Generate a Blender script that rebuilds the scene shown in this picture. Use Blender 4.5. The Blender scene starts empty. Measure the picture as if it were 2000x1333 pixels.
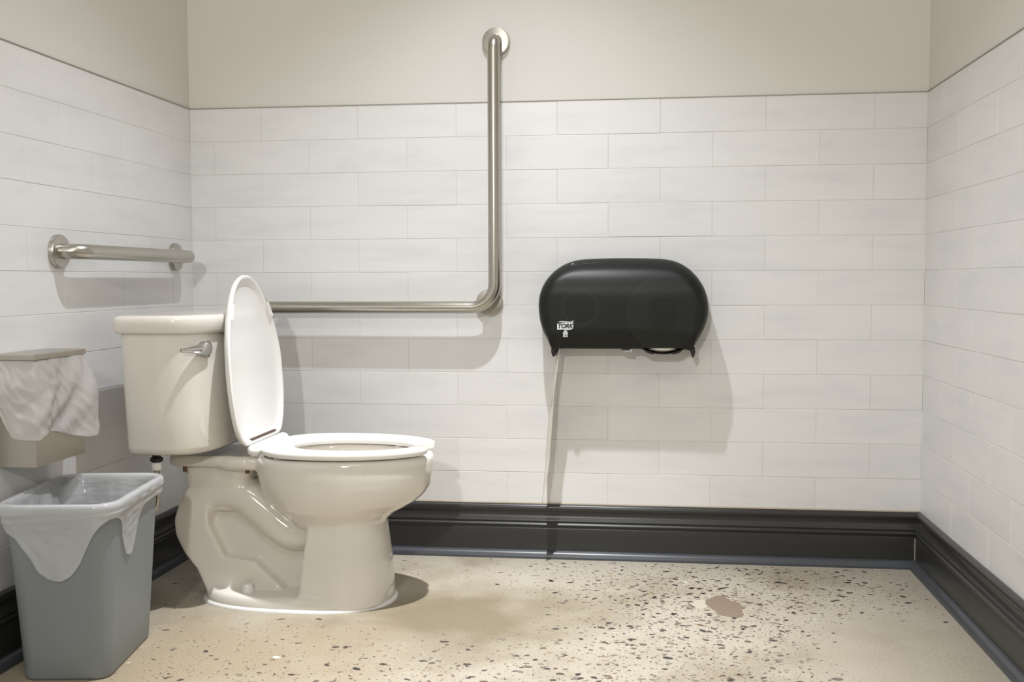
import bpy, bmesh, math, random
import numpy as np
from mathutils import Vector, Matrix, noise

random.seed(7); np.random.seed(7)
scene = bpy.context.scene
COL = scene.collection

# ------------------------------------------------------------------ camera
F_PX = 2085.42
cam_data = bpy.data.cameras.new('camera')
cam_data.sensor_fit = 'HORIZONTAL'; cam_data.sensor_width = 36.0
cam_data.lens = F_PX / 2000.0 * 36.0
cam_data.clip_start = 0.05
cam = bpy.data.objects.new('camera', cam_data); COL.objects.link(cam)
R_ = Vector((0.9923823, 0.12315164, -0.00332175)); U_ = Vector((-0.00383821, 0.05785664, 0.99831752)); F_ = Vector((-0.12313663, 0.9906999, -0.05788858))
m = Matrix((R_, U_, -F_)).transposed().to_4x4()
m.translation = Vector((1.41648, -3.23187, 0.852635))
cam.matrix_world = m
scene.camera = cam
cam_data.dof.use_dof = True; cam_data.dof.focus_distance = 3.0; cam_data.dof.aperture_fstop = 5.0

# ------------------------------------------------------------------ world, lights, exposure
ROOM_W, ROOM_D, ROOM_H = 2.22309, 4.6, 2.62      # width, depth (towards -y), height
world = bpy.data.worlds.new('world'); scene.world = world; world.use_nodes = True
world.node_tree.nodes['Background'].inputs[0].default_value = (1, 0.93, 0.82, 1)
world.node_tree.nodes['Background'].inputs[1].default_value = 0.05

def lamp(name, kind, loc, energy, color, **kw):
    d = bpy.data.lights.new(name, kind); d.energy = energy; d.color = color
    for k, v in kw.items(): setattr(d, k, v)
    o = bpy.data.objects.new(name, d); COL.objects.link(o); o.location = loc
    return o
# recessed ceiling downlight above the front of the toilet: wide spill and bright core of the same reflector lamp
lamp('ceiling_downlight', 'SPOT', (1.05, -0.84, 2.59), 108, (0.965, 1.0, 1.07), shadow_soft_size=0.02, spot_size=math.radians(100), spot_blend=1.0)
lamp('ceiling_downlight_core', 'SPOT', (1.05, -0.84, 2.585), 265, (1.0, 1.0, 1.0), shadow_soft_size=0.02, spot_size=math.radians(53), spot_blend=1.0)
# small reflector lamp by the door, behind the camera, aimed into the room
lamp('door_lamp', 'SPOT', (0.92, -4.35, 1.88), 120, (1.0, 0.985, 0.93), shadow_soft_size=0.05, spot_size=math.radians(80), spot_blend=0.7).rotation_euler = (math.radians(78), 0, 0)
# unseen square area light added under the ceiling as soft fill for shadows and floor
lamp('ceiling_fill', 'AREA', (1.15, -2.7, 2.60), 13, (1.0, 0.985, 0.93), shape='SQUARE', size=0.6)

scene.view_settings.view_transform = 'Standard'
scene.view_settings.look = 'None'
scene.view_settings.gamma = 1.0
scene.view_settings.use_curve_mapping = False
scene.view_settings.exposure = 0.11

# ------------------------------------------------------------------ materials
def new_mat(name, color, rough=0.5, metal=0.0, spec=0.5, coat=0.0, trans=0.0, ior=1.45, sub=0.0):
    mt = bpy.data.materials.new(name); mt.use_nodes = True
    b = mt.node_tree.nodes['Principled BSDF']
    b.inputs['Base Color'].default_value = (*color, 1); b.inputs['Roughness'].default_value = rough
    b.inputs['Metallic'].default_value = metal; b.inputs['Specular IOR Level'].default_value = spec
    b.inputs['Coat Weight'].default_value = coat; b.inputs['Coat Roughness'].default_value = 0.03
    b.inputs['Transmission Weight'].default_value = trans; b.inputs['IOR'].default_value = ior
    return mt
def NT(mt): return mt.node_tree.nodes, mt.node_tree.links, mt.node_tree.nodes['Principled BSDF']
def coords(mt, scale=(1, 1, 1), kind='Object'):
    n, l, b = NT(mt)
    tc = n.new('ShaderNodeTexCoord'); mp = n.new('ShaderNodeMapping'); mp.inputs['Scale'].default_value = scale
    l.new(tc.outputs[kind], mp.inputs['Vector']); return mp.outputs['Vector']
def world_coords(mt, scale=(1, 1, 1)):
    n, l, b = NT(mt)
    g = n.new('ShaderNodeNewGeometry'); mp = n.new('ShaderNodeMapping'); mp.inputs['Scale'].default_value = scale
    l.new(g.outputs['Position'], mp.inputs['Vector']); return mp.outputs['Vector']
def noise_node(mt, vec, scale, detail=4, rough=0.55):
    n, l, b = NT(mt)
    t = n.new('ShaderNodeTexNoise'); t.inputs['Scale'].default_value = scale; t.inputs['Detail'].default_value = detail
    t.inputs['Roughness'].default_value = rough; l.new(vec, t.inputs['Vector']); return t.outputs['Fac']
def ramp(mt, fac, stops):
    n, l, b = NT(mt)
    r = n.new('ShaderNodeValToRGB'); e = r.color_ramp.elements
    while len(e) < len(stops): e.new(0.5)
    for el, (p, c) in zip(e, stops): el.position = p; el.color = (*c, 1) if len(c) == 3 else c
    l.new(fac, r.inputs['Fac']); return r.outputs['Color']
def bump(mt, fac, strength, dist, chain=None):
    n, l, b = NT(mt)
    bp = n.new('ShaderNodeBump'); bp.inputs['Strength'].default_value = strength; bp.inputs['Distance'].default_value = dist
    l.new(fac, bp.inputs['Height'])
    if chain: l.new(chain, bp.inputs['Normal'])
    l.new(bp.outputs['Normal'], b.inputs['Normal']); return bp.outputs['Normal']
def mixc(mt, fac, a, b_, mode='MIX'):
    n, l, b = NT(mt)
    x = n.new('ShaderNodeMix'); x.data_type = 'RGBA'; x.blend_type = mode
    for s, v in ((0, fac), (6, a), (7, b_)):
        if hasattr(v, 'links'): l.new(v, x.inputs[s])
        else: x.inputs[s].default_value = v if s == 0 else (*v, 1)
    return x.outputs[2]

# painted wall
M_PAINT = new_mat('wall_paint', (0.77, 0.745, 0.70), 0.55, spec=0.3)
v = world_coords(M_PAINT); bump(M_PAINT, noise_node(M_PAINT, v, 260, 3), 0.08, 0.001)
# glazed tile: streaky off-white with a hand-made ripple
def tile_material(name, stretch):
    mt = new_mat(name, (0.8, 0.79, 0.775), 0.36, spec=0.4)
    n, l, b = NT(mt)
    v = world_coords(mt, stretch)
    f = noise_node(mt, v, 9, 6, 0.6)
    c = ramp(mt, f, [(0.30, (0.755, 0.754, 0.757)), (0.5, (0.82, 0.815, 0.808)), (0.75, (0.84, 0.835, 0.825))])
    oi = n.new('ShaderNodeObjectInfo'); rr = n.new('ShaderNodeMapRange')
    rr.inputs['To Min'].default_value = 0.975; rr.inputs['To Max'].default_value = 1.01
    l.new(oi.outputs['Random'], rr.inputs['Value'])
    l.new(mixc(mt, 1.0, c, rr.outputs['Result'], 'MULTIPLY'), b.inputs['Base Color'])
    w = world_coords(mt, stretch)
    n1 = bump(mt, noise_node(mt, w, 16, 3, 0.5), 0.15, 0.005)
    bump(mt, noise_node(mt, world_coords(mt), 150, 2, 0.5), 0.05, 0.002, n1)
    return mt
M_TILE_B = tile_material('glazed_tile_back', (0.35, 1, 1.6))
M_TILE_S = tile_material('glazed_tile_side', (1, 0.35, 1.6))
M_GROUT = new_mat('grout', (0.70, 0.685, 0.66), 0.8)
M_TRIM = new_mat('tile_edge_trim', (0.40, 0.375, 0.33), 0.45, metal=0.3)
M_BASE = new_mat('charcoal_baseboard_paint', (0.030, 0.0295, 0.028), 0.30, spec=0.55)
bump(M_BASE, noise_node(M_BASE, world_coords(M_BASE), 30, 3), 0.05, 0.002)
M_SHOE = new_mat('charcoal_shoe_paint', (0.062, 0.068, 0.078), 0.32, spec=0.6)
bump(M_SHOE, noise_node(M_SHOE, world_coords(M_SHOE), 40, 3), 0.06, 0.002)
M_CAULK = new_mat('caulk', (0.80, 0.79, 0.77), 0.5)
M_CAULK_T = new_mat('tan_caulk', (0.42, 0.36, 0.27), 0.6)
M_CERAMIC = new_mat('toilet_ceramic', (0.76, 0.725, 0.67), 0.09, spec=0.55, coat=0.3)
M_PLASTIC = new_mat('white_seat_plastic', (0.86, 0.85, 0.825), 0.22, spec=0.5)
M_CHROME = new_mat('chrome', (0.72, 0.72, 0.73), 0.10, metal=1.0)
M_BRASS = new_mat('brass', (0.13, 0.075, 0.04), 0.5, metal=0.4)
M_BLACK = new_mat('black_plastic', (0.012, 0.012, 0.013), 0.4)
M_SLOT = new_mat('dark_slot', (0.10, 0.06, 0.045), 0.7)
def brushed(name, color, rough, stretch):
    mt = new_mat(name, color, rough, metal=1.0)
    n, l, b = NT(mt)
    f = noise_node(mt, world_coords(mt, stretch), 220, 3, 0.6)
    rr = n.new('ShaderNodeMapRange'); rr.inputs['To Min'].default_value = rough - 0.07; rr.inputs['To Max'].default_value = rough + 0.09
    l.new(f, rr.inputs['Value']); l.new(rr.outputs['Result'], b.inputs['Roughness'])
    bump(mt, f, 0.06, 0.0006); return mt
M_STEEL = brushed('brushed_steel', (0.50, 0.475, 0.43), 0.30, (1, 1, 1))
M_STEEL_P = brushed('brushed_steel_box', (0.52, 0.49, 0.44), 0.33, (0.2, 0.2, 5))
M_COVER = bpy.data.materials.new('smoked_plastic_cover'); M_COVER.use_nodes = True
n, l, b = NT(M_COVER)
b.inputs['Base Color'].default_value = (0.016, 0.0168, 0.016, 1); b.inputs['Roughness'].default_value = 0.40; b.inputs['Specular IOR Level'].default_value = 0.45
bump(M_COVER, noise_node(M_COVER, world_coords(M_COVER), 420, 2), 0.10, 0.0006)
tr = n.new('ShaderNodeBsdfTransparent'); tr.inputs[0].default_value = (0.62, 0.66, 0.60, 1)
mx = n.new('ShaderNodeMixShader'); mx.inputs[0].default_value = 0.42
l.new(b.outputs[0], mx.inputs[1]); l.new(tr.outputs[0], mx.inputs[2]); l.new(mx.outputs[0], n['Material Output'].inputs['Surface'])
M_DARKP = new_mat('dark_plastic', (0.016, 0.016, 0.016), 0.4)
M_PAPER = new_mat('tissue_paper', (0.80, 0.77, 0.70), 0.9, spec=0.1)
bump(M_PAPER, noise_node(M_PAPER, world_coords(M_PAPER), 180, 3), 0.2, 0.001)
M_CARD = new_mat('roll_core', (0.03, 0.028, 0.027), 0.8)
M_LOGO = new_mat('white_print', (0.72, 0.74, 0.75), 0.5)
M_INK = new_mat('dark_print', (0.02, 0.02, 0.022), 0.5)
M_SCUFF = new_mat('scuff_grey', (0.5, 0.5, 0.5), 0.7)
M_BASKET = new_mat('grey_basket_plastic', (0.215, 0.235, 0.245), 0.42, spec=0.4)
bump(M_BASKET, noise_node(M_BASKET, world_coords(M_BASKET), 500, 2), 0.12, 0.0006)
def bag_material(name, color, alpha, rough):
    mt = new_mat(name, color, rough, spec=0.5)
    n, l, b = NT(mt)
    t = n.new('ShaderNodeBsdfTranslucent'); t.inputs[0].default_value = (*color, 1)
    a = n.new('ShaderNodeMixShader'); a.inputs[0].default_value = 0.35
    l.new(b.outputs[0], a.inputs[1]); l.new(t.outputs[0], a.inputs[2])
    tp = n.new('ShaderNodeBsdfTransparent'); tp.inputs[0].default_value = (0.97, 0.97, 0.97, 1)
    c = n.new('ShaderNodeMixShader'); c.inputs[0].default_value = alpha
    l.new(tp.outputs[0], c.inputs[1]); l.new(a.outputs[0], c.inputs[2])
    l.new(c.outputs[0], n['Material Output'].inputs['Surface'])
    return mt
M_BAG = bag_material('white_bag_film', (0.80, 0.78, 0.76), 0.80, 0.35)
M_LINER = bag_material('frosted_liner_film', (0.88, 0.885, 0.90), 0.62, 0.14)
bump(M_LINER, noise_node(M_LINER, world_coords(M_LINER, (1, 1, 3.2)), 18, 2, 0.5), 0.26, 0.012)
bump(M_BAG, noise_node(M_BAG, world_coords(M_BAG, (1.0, 1.4, 0.8)), 26, 3, 0.5), 0.40, 0.010)

# concrete floor with fine speckle
M_FLOOR = new_mat('polished_concrete', (0.5, 0.43, 0.33), 0.42, spec=0.4)
n, l, b = NT(M_FLOOR)
v = world_coords(M_FLOOR)
big = noise_node(M_FLOOR, v, 2.6, 5, 0.6)
c1 = ramp(M_FLOOR, big, [(0.32, (0.335, 0.290, 0.220)), (0.5, (0.475, 0.432, 0.355)), (0.68, (0.52, 0.482, 0.41))])
def stain(cx, cy, rx, ry, seed, colr, strength, prev):
    mp = n.new('ShaderNodeMapping'); mp.inputs['Location'].default_value = (-cx / rx, -cy / ry, 0); mp.inputs['Scale'].default_value = (1 / rx, 1 / ry, 0)
    l.new(v, mp.inputs['Vector'])
    ln = n.new('ShaderNodeVectorMath'); ln.operation = 'LENGTH'; l.new(mp.outputs['Vector'], ln.inputs[0])
    nz = noise_node(M_FLOOR, v, 4.5 + seed, 4, 0.6)
    ad = n.new('ShaderNodeMath'); ad.operation = 'MULTIPLY_ADD'; ad.inputs[1].default_value = 1.5; l.new(nz, ad.inputs[0]); l.new(ln.outputs['Value'], ad.inputs[2])
    fac = ramp(M_FLOOR, ad.outputs[0], [(0.0, (strength,) * 3), (0.55, (strength,) * 3), (1.0, (0, 0, 0))])
    sc_ = n.new('ShaderNodeMath'); sc_.operation = 'MULTIPLY'; sc_.inputs[1].default_value = .5; l.new(ad.outputs[0], sc_.inputs[0]); l.new(sc_.outputs[0], fac.node.inputs['Fac'])
    return mixc(M_FLOOR, fac, prev, colr)
c1 = stain(.93, -.62, .40, .30, 0, (0.245, 0.205, 0.135), .95, c1)      # dull brown stain left of the dispenser
c1 = stain(.42, -.98, .50, .32, 1.3, (0.375, 0.31, 0.215), .85, c1)     # tan worn area before the toilet
c1 = stain(2.00, -.80, .30, .45, 2.1, (0.40, 0.355, 0.28), .6, c1)      # rubbed area along the right wall
fine = noise_node(M_FLOOR, v, 230, 4, 0.7)
c2 = mixc(M_FLOOR, 1.0, c1, ramp(M_FLOOR, fine, [(0.30, (0.52, 0.49, 0.45)), (0.46, (0.95, 0.94, 0.92)), (0.75, (1.12, 1.12, 1.12))]), 'MULTIPLY')
c2 = mixc(M_FLOOR, 1.0, c2, ramp(M_FLOOR, noise_node(M_FLOOR, v, 620, 2, 0.6), [(0.34, (0.62, 0.60, 0.57)), (0.47, (1.0, 1.0, 1.0)), (0.75, (1.08, 1.08, 1.08))]), 'MULTIPLY')
vo = n.new('ShaderNodeTexVoronoi'); vo.inputs['Scale'].default_value = 190; vo.inputs['Randomness'].default_value = 1.0; l.new(v, vo.inputs['Vector'])
spk = ramp(M_FLOOR, vo.outputs['Distance'], [(0.0, (1, 1, 1)), (0.20, (1, 1, 1)), (0.30, (0, 0, 0))])
patch = ramp(M_FLOOR, noise_node(M_FLOOR, v, 5.5, 4, 0.6), [(0.42, (0, 0, 0)), (0.58, (1, 1, 1))])
sel = ramp(M_FLOOR, vo.outputs['Color'], [(0.52, (0, 0, 0)), (0.56, (1, 1, 1))])
msk = mixc(M_FLOOR, 1.0, mixc(M_FLOOR, 1.0, spk, patch, 'MULTIPLY'), sel, 'MULTIPLY')
c3 = mixc(M_FLOOR, msk, c2, (0.20, 0.16, 0.125))
l.new(c3, b.inputs['Base Color'])
bump(M_FLOOR, noise_node(M_FLOOR, v, 120, 3), 0.06, 0.0015)
M_PATCHF = new_mat('brown_floor_patch', (0.23, 0.175, 0.125), 0.5)
l_ = M_PATCHF.node_tree.links; f = noise_node(M_PATCHF, world_coords(M_PATCHF), 260, 4, 0.7)
l_.new(ramp(M_PATCHF, f, [(0.3, (0.17, 0.125, 0.09)), (0.7, (0.28, 0.22, 0.16))]), M_PATCHF.node_tree.nodes['Principled BSDF'].inputs['Base Color'])
M_PATCHL = new_mat('pale_floor_patch', (0.50, 0.45, 0.36), 0.5)
CHIP_M = [new_mat('stone_chip_%s' % k, c, 0.35, spec=0.4) for k, c in {
    'plum': (0.075, 0.047, 0.045), 'dark': (0.045, 0.038, 0.038), 'brown': (0.13, 0.085, 0.062), 'grey': (0.20, 0.18, 0.155),
    'olive': (0.23, 0.205, 0.15), 'tan': (0.34, 0.27, 0.18), 'mauve': (0.17, 0.12, 0.105), 'white': (0.70, 0.66, 0.58)}.items()]

# ------------------------------------------------------------------ mesh helpers
def mk(name, verts, faces, mat, parent=None, smooth=False, sharp=None):
    off = parent.location if (parent is not None and parent.parent is None) else Vector((0, 0, 0))
    if parent is not None and parent.parent is not None: off = parent.parent.location
    vv = [(a[0] - off[0], a[1] - off[1], a[2] - off[2]) for a in verts]
    me = bpy.data.meshes.new(name); me.from_pydata(vv, [], faces); me.update()
    if mat: me.materials.append(mat)
    bm = bmesh.new(); bm.from_mesh(me); bmesh.ops.recalc_face_normals(bm, faces=bm.faces); bm.to_mesh(me); bm.free()
    if smooth:
        for p in me.polygons: p.use_smooth = True
        if sharp is not None: me.set_sharp_from_angle(angle=math.radians(sharp))
    o = bpy.data.objects.new(name, me); COL.objects.link(o)
    if parent is not None: o.parent = parent
    return o
def empty(name, loc, label=None, cat=None, group=None):
    o = bpy.data.objects.new(name, None); COL.objects.link(o); o.location = loc; o.empty_display_size = 0.05
    tag(o, label, cat, group); return o
def tag(o, label=None, cat=None, group=None):
    if label: o['label'] = label
    if cat: o['category'] = cat
    if group: o['group'] = group
    return o
def struct(o): o['kind'] = 'structure'; return o
class MB:
    def __init__(s): s.v = []; s.f = []
    def add(s, v, f):
        k = len(s.v); s.v += [tuple(x) for x in v]; s.f += [tuple(i + k for i in q) for q in f]; return s
    def box(s, a, b):
        x0, y0, z0 = a; x1, y1, z1 = b
        return s.add([(x0, y0, z0), (x1, y0, z0), (x1, y1, z0), (x0, y1, z0), (x0, y0, z1), (x1, y0, z1), (x1, y1, z1), (x0, y1, z1)],
                     [(0, 3, 2, 1), (4, 5, 6, 7), (0, 1, 5, 4), (1, 2, 6, 5), (2, 3, 7, 6), (3, 0, 4, 7)])
    def loft(s, rings, cap0=True, cap1=True, closed=True):
        n = len(rings[0]); v = [p for r in rings for p in r]; f = []
        for i in range(len(rings) - 1):
            for j in range(n if closed else n - 1):
                k = (j + 1) % n; f.append((i * n + j, i * n + k, (i + 1) * n + k, (i + 1) * n + j))
        if cap0: f.append(tuple(range(n))[::-1])
        if cap1: f.append(tuple((len(rings) - 1) * n + j for j in range(n)))
        return s.add(v, f)
    def tube(s, path, r, n=20, sq=None, caps=True):
        path = [Vector(p) for p in path]; rings = []
        rr = r if isinstance(r, (list, tuple)) else [r] * len(path)
        t0 = (path[1] - path[0]).normalized(); a = t0.orthogonal().normalized()
        for i, p in enumerate(path):
            t = (path[min(i + 1, len(path) - 1)] - path[max(i - 1, 0)]).normalized()
            a = (a - t * a.dot(t)).normalized(); bb = t.cross(a)
            rings.append([p + a * (rr[i] * math.cos(2 * math.pi * k / n)) + bb * (rr[i] * math.sin(2 * math.pi * k / n)) for k in range(n)])
        return s.loft(rings, caps, caps)
    def lathe(s, prof, origin, axis, n=32):
        # prof: (radius, height along axis)
        ax = Vector(axis).normalized(); a = ax.orthogonal().normalized(); bb = ax.cross(a); o = Vector(origin)
        rings = [[o + ax * h + (a * math.cos(2 * math.pi * k / n) + bb * math.sin(2 * math.pi * k / n)) * max(r, 1e-5) for k in range(n)] for r, h in prof]
        return s.loft(rings, True, True)
    def obj(s, name, mat, parent=None, smooth=False, sharp=None): return mk(name, s.v, s.f, mat, parent, smooth, sharp)

def rrect(a, b, r, n=8):
    """rounded rectangle outline, half sizes a,b, corner radius r, counter-clockwise"""
    pts = []
    for cx, cy, s in ((a - r, b - r, 0), (-a + r, b - r, 90), (-a + r, -b + r, 180), (a - r, -b + r, 270)):
        for k in range(n + 1):
            t = math.radians(s + 90 * k / n); pts.append((cx + r * math.cos(t), cy + r * math.sin(t)))
    return pts
def bend_path(pts, rads, n=10):
    """polyline with rounded corners"""
    P = [Vector(p) for p in pts]; out = [P[0]]
    for i in range(1, len(P) - 1):
        d0 = (P[i - 1] - P[i]).normalized(); d1 = (P[i + 1] - P[i]).normalized()
        ang = d0.angle(d1); L = rads[i - 1] / math.tan(ang / 2)
        a = P[i] + d0 * L; c = P[i] + d1 * L
        ctr = P[i] + (d0 + d1).normalized() * (rads[i - 1] / math.sin(ang / 2))
        va = a - ctr; vc = c - ctr; th = va.angle(vc)
        for k in range(n + 1):
            t = k / n; out.append(ctr + (va * math.sin((1 - t) * th) + vc * math.sin(t * th)) / math.sin(th))
    out.append(P[-1]); return out

# ------------------------------------------------------------------ room shell
H = 0.1025; TW = 0.30760; ZT = 1.38736; NROW = 12; G = 0.0014
D, W = ROOM_D, ROOM_W
GY = 0.0009      # grout recess behind the tile faces
floor = struct(mk('floor', [(-0.1, -D - .1, 0), (W + .1, -D - .1, 0), (W + .1, .1, 0), (-0.1, .1, 0), (-0.1, -D - .1, -.06), (W + .1, -D - .1, -.06), (W + .1, .1, -.06), (-0.1, .1, -.06)],
                  [(0, 1, 2, 3), (7, 6, 5, 4), (0, 4, 5, 1), (1, 5, 6, 2), (2, 6, 7, 3), (3, 7, 4, 0)], M_FLOOR))
struct(MB().box((-.1, -D - .1, ROOM_H), (W + .1, .1, ROOM_H + .06)).obj('ceiling', M_PAINT))
wall_back = struct(MB().box((-.1, 0.003, 0), (W + .1, .1, ROOM_H)).obj('wall_back', M_PAINT))
wall_left = struct(MB().box((-.1, -D, 0), (-0.003, 0.003, ROOM_H)).obj('wall_left', M_PAINT))
wall_right = struct(MB().box((W + .003, -D, 0), (W + .1, 0.003, ROOM_H)).obj('wall_right', M_PAINT))
struct(MB().box((-.1, -D - .1, 0), (W + .1, -D, ROOM_H)).obj('wall_front', M_PAINT))
Z0 = ZT - NROW * H
MB().box((-.003, GY, 0.1), (W + .003, .0035, ZT)).obj('grout', M_GROUT, wall_back)
MB().box((-.0035, -D, 0.1), (-GY, 0.003, ZT)).obj('grout', M_GROUT, wall_left)
MB().box((W + GY, -D, 0.1), (W + .0035, 0.003, ZT)).obj('grout', M_GROUT, wall_right)

def tile_mesh(w, h, mat, axis):
    """tile in its wall plane, origin at centre of its face, face towards -n; axis = 'back','left','right'"""
    e = 0.0009; a, c = w / 2 - G / 2, h / 2 - G / 2
    def ring(ia, d): return [(-a + ia, -c + ia, d), (a - ia, -c + ia, d), (a - ia, c - ia, d), (-a + ia, c - ia, d)]
    pts = ring(0, .003) + ring(0, e) + ring(e * .3, e * .3) + ring(e, 0)
    f = [(12, 13, 14, 15)]
    for i in range(3):
        for j in range(4): f.append((i * 4 + j, i * 4 + (j + 1) % 4, i * 4 + 4 + (j + 1) % 4, i * 4 + 4 + j))
    if axis == 'back': v = [(p[0], p[2], p[1]) for p in pts]
    elif axis == 'left': v = [(-p[2], p[0], p[1]) for p in pts]
    else: v = [(p[2], p[0], p[1]) for p in pts]
    me = bpy.data.meshes.new('tile'); me.from_pydata(v, [], f); me.materials.append(mat)
    bm = bmesh.new(); bm.from_mesh(me); bmesh.ops.recalc_face_normals(bm, faces=bm.faces)
    bm.to_mesh(me); bm.free()
    if sum(p.normal[{'back': 1, 'left': 0, 'right': 0}[axis]] * {'back': -1, 'left': 1, 'right': -1}[axis] * p.area for p in me.polygons) < 0: me.flip_normals()
    return me
TM = {}
def lay(wall, axis, mat, s0, s1, joint_even, joint_odd):
    for k in range(NROW):
        z = ZT - (k + .5) * H
        j0 = joint_even if k % 2 == 0 else joint_odd
        e = j0 + math.ceil((s0 - j0) / TW + 1e-6) * TW
        edges = [s0]
        while e < s1 - 1e-4:
            if e > s0 + 0.002: edges.append(e)
            e += TW
        edges.append(s1)
        for a, c in zip(edges, edges[1:]):
            w = round(c - a, 4)
            if w < .006: continue
            key = (axis, w)
            if key not in TM: TM[key] = tile_mesh(w, H, mat, axis)
            o = bpy.data.objects.new('tile', TM[key]); COL.objects.link(o); o.parent = wall
            s = (a + c) / 2; jz = random.gauss(0, .00025); d = random.gauss(0, .00022)
            if axis == 'back': o.location = (s, d, z + jz)
            elif axis == 'left': o.location = (d, s, z + jz)
            else: o.location = (W + d, s, z + jz)
            t1, t2 = random.gauss(0, .0008), random.gauss(0, .0016)
            o.rotation_euler = (t2, 0, t1) if axis == 'back' else (0, t2, t1)
lay(wall_back, 'back', M_TILE_B, 0.0, W, .2305, .2305 - TW / 2)
lay(wall_left, 'left', M_TILE_S, -D, 0.0, -.605, -.453)
lay(wall_right, 'right', M_TILE_S, -D, 0.0, -.1606, -.3144)
# edge trim along the top of the tile
struct(MB().box((0, -.0022, ZT - .0004), (W, .003, ZT + .0020)).obj('trim_1', M_TRIM))
struct(MB().box((-.003, -D, ZT - .0004), (.0022, 0, ZT + .0020)).obj('trim_2', M_TRIM))
struct(MB().box((W - .0022, -D, ZT - .0004), (W + .003, 0, ZT + .0020)).obj('trim_3', M_TRIM))

# thin caulk fillets in the two tiled corners
for nm, x0, sg in (('trim_4', 0, 1), ('trim_5', W, -1)):
    struct(MB().loft([[(x0, 0.001, z), (x0 + sg * .0022, -.0004, z), (x0 + sg * .0004, -.0022, z), (x0 - sg * .001, 0, z)] for z in (Z0, ZT)]).obj(nm, M_CAULK))
# baseboards: profile (distance from wall, z)
PROF = [(0, 0), (.016, 0), (.016, .088), (.0150, .091), (.0155, .0945), (.0185, .098), (.0198, .1005), (.0195, .103), (.0175, .1055), (.0160, .1075), (.0158, .1095), (.0172, .1115), (.0182, .1135), (.0178, .1165), (.0160, .1195), (.0135, .124), (.0118, .130), (.0110, .137), (.0118, .1415), (.0140, .1445), (.0152, .148), (.0150, .153), (.0135, .158), (.0110, .1615), (.0075, .1635), (0, .1640)]
SHOE = [(.0161, 0), (.0350, 0)] + [(.0161 + .0189 * math.cos(math.radians(a)), .0235 * math.sin(math.radians(a))) for a in range(10, 90, 10)] + [(.0161, .0235)]
def run(prof, side):
    def p(d, z, end):
        if side == 'back': return (d, -d, z) if end == 0 else (W - d, -d, z)
        if side == 'left': return (d, -D, z) if end == 0 else (d, -d, z)
        return (W - d, -D, z) if end == 0 else (W - d, -d, z)
    r0 = [p(d, z, 0) for d, z in prof]; r1 = [p(d, z, 1) for d, z in prof]
    return MB().loft([r0, r1])
for side in ('back', 'left', 'right'):
    bb = struct(run(PROF, side).obj('baseboard_' + side, M_BASE, None, True, 25))
    run(SHOE, side).obj('shoe_molding', M_SHOE, bb, True, 40)
    if side == 'back':
        run([(0.0002, .1636), (.0055, .1640), (.0048, .1655), (0.0002, .1672)], side).obj('caulk_line', M_CAULK_T, bb)
# open joint in the right corner of the baseboard
MB().box((W - .0185, -.0186, .024), (W - .0160, -.0160, .088)).obj('open_joint', M_CAULK_T, bpy.data.objects['baseboard_back'])

# ------------------------------------------------------------------ stone chips set in the concrete
def chip_shape(rng, n=8, asp=1.0):
    pts = []; ph = rng.uniform(0, 6.28)
    for k in range(n):
        t = 2 * math.pi * (k + rng.uniform(-.28, .28)) / n; r = rng.uniform(.72, 1.12)
        pts.append((math.cos(t) * r, math.sin(t) * r * asp))
    return pts
def chip_geo(pts, x, y, sx, rot, h):
    c, s = math.cos(rot), math.sin(rot); top, bot = [], []
    for px, py in pts:
        X, Y = x + sx * (px * c - py * s), y + sx * (px * s + py * c)
        top.append((X, Y, h)); bot.append((X, Y, -.001))
    n = len(pts)
    return top + bot, [tuple(range(n))] + [(i, n + i, n + (i + 1) % n, (i + 1) % n) for i in range(n)]
rng = random.Random(11)
def density(x, y):
    d = 0.06
    d += 1.0 * math.exp(-(((x - 1.62) / .42) ** 2 + ((y + .40) / .42) ** 2))          # band along the back wall right of the dispenser
    d += 0.62 * math.exp(-(((x - 1.45) / .55) ** 2 + ((y + 1.05) / .33) ** 2))
    d -= 0.80 * math.exp(-(((x - 1.98) / .20) ** 2 + ((y + .78) / .32) ** 2))          # worn smooth patch by the right wall
    d -= 0.35 * math.exp(-(((x - 1.02) / .22) ** 2 + ((y + .55) / .25) ** 2))
    d += 0.30 * math.exp(-(((x - .55) / .35) ** 2 + ((y + 1.1) / .18) ** 2))
    d += 0.50 * math.exp(-(((x - 1.85) / .35) ** 2 + ((y + 1.32) / .22) ** 2))
    if y < -1.6: d = .45
    return d
chips = []
while len(chips) < 8200:
    x, y = rng.uniform(.06, W - .05), rng.uniform(-2.6, -.05)
    if y < -1.45 and rng.random() < .75: continue
    if rng.random() > density(x, y): continue
    if .24 < x < .77 and -.66 < y < -.31: continue
    r = rng.choice((rng.uniform(.0010, .0026), rng.uniform(.0012, .0030), rng.uniform(.0014, .0036), rng.uniform(.002, .005), rng.uniform(.003, .0108)))
    if rng.random() < .03: r *= 1.45
    chips.append((r, x, y))
order = sorted(range(len(chips)), key=lambda i: -chips[i][0] / (3.2 + chips[i][2]) * (1 if chips[i][2] > -1.5 else .01))
big = set(order[:280])
variants = []
for k in range(16):
    pts = chip_shape(rng, rng.choice((6, 7, 8)), rng.uniform(.36, .80)); vv, ff = chip_geo(pts, 0, 0, 1, 0, 0)
    variants.append((pts, ff))
vm = {}
stuff = {k: MB() for k in range(len(CHIP_M))}
WT = [5, 4, 4, 3.2, 2.2, 2.6, 3, .12]
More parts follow.
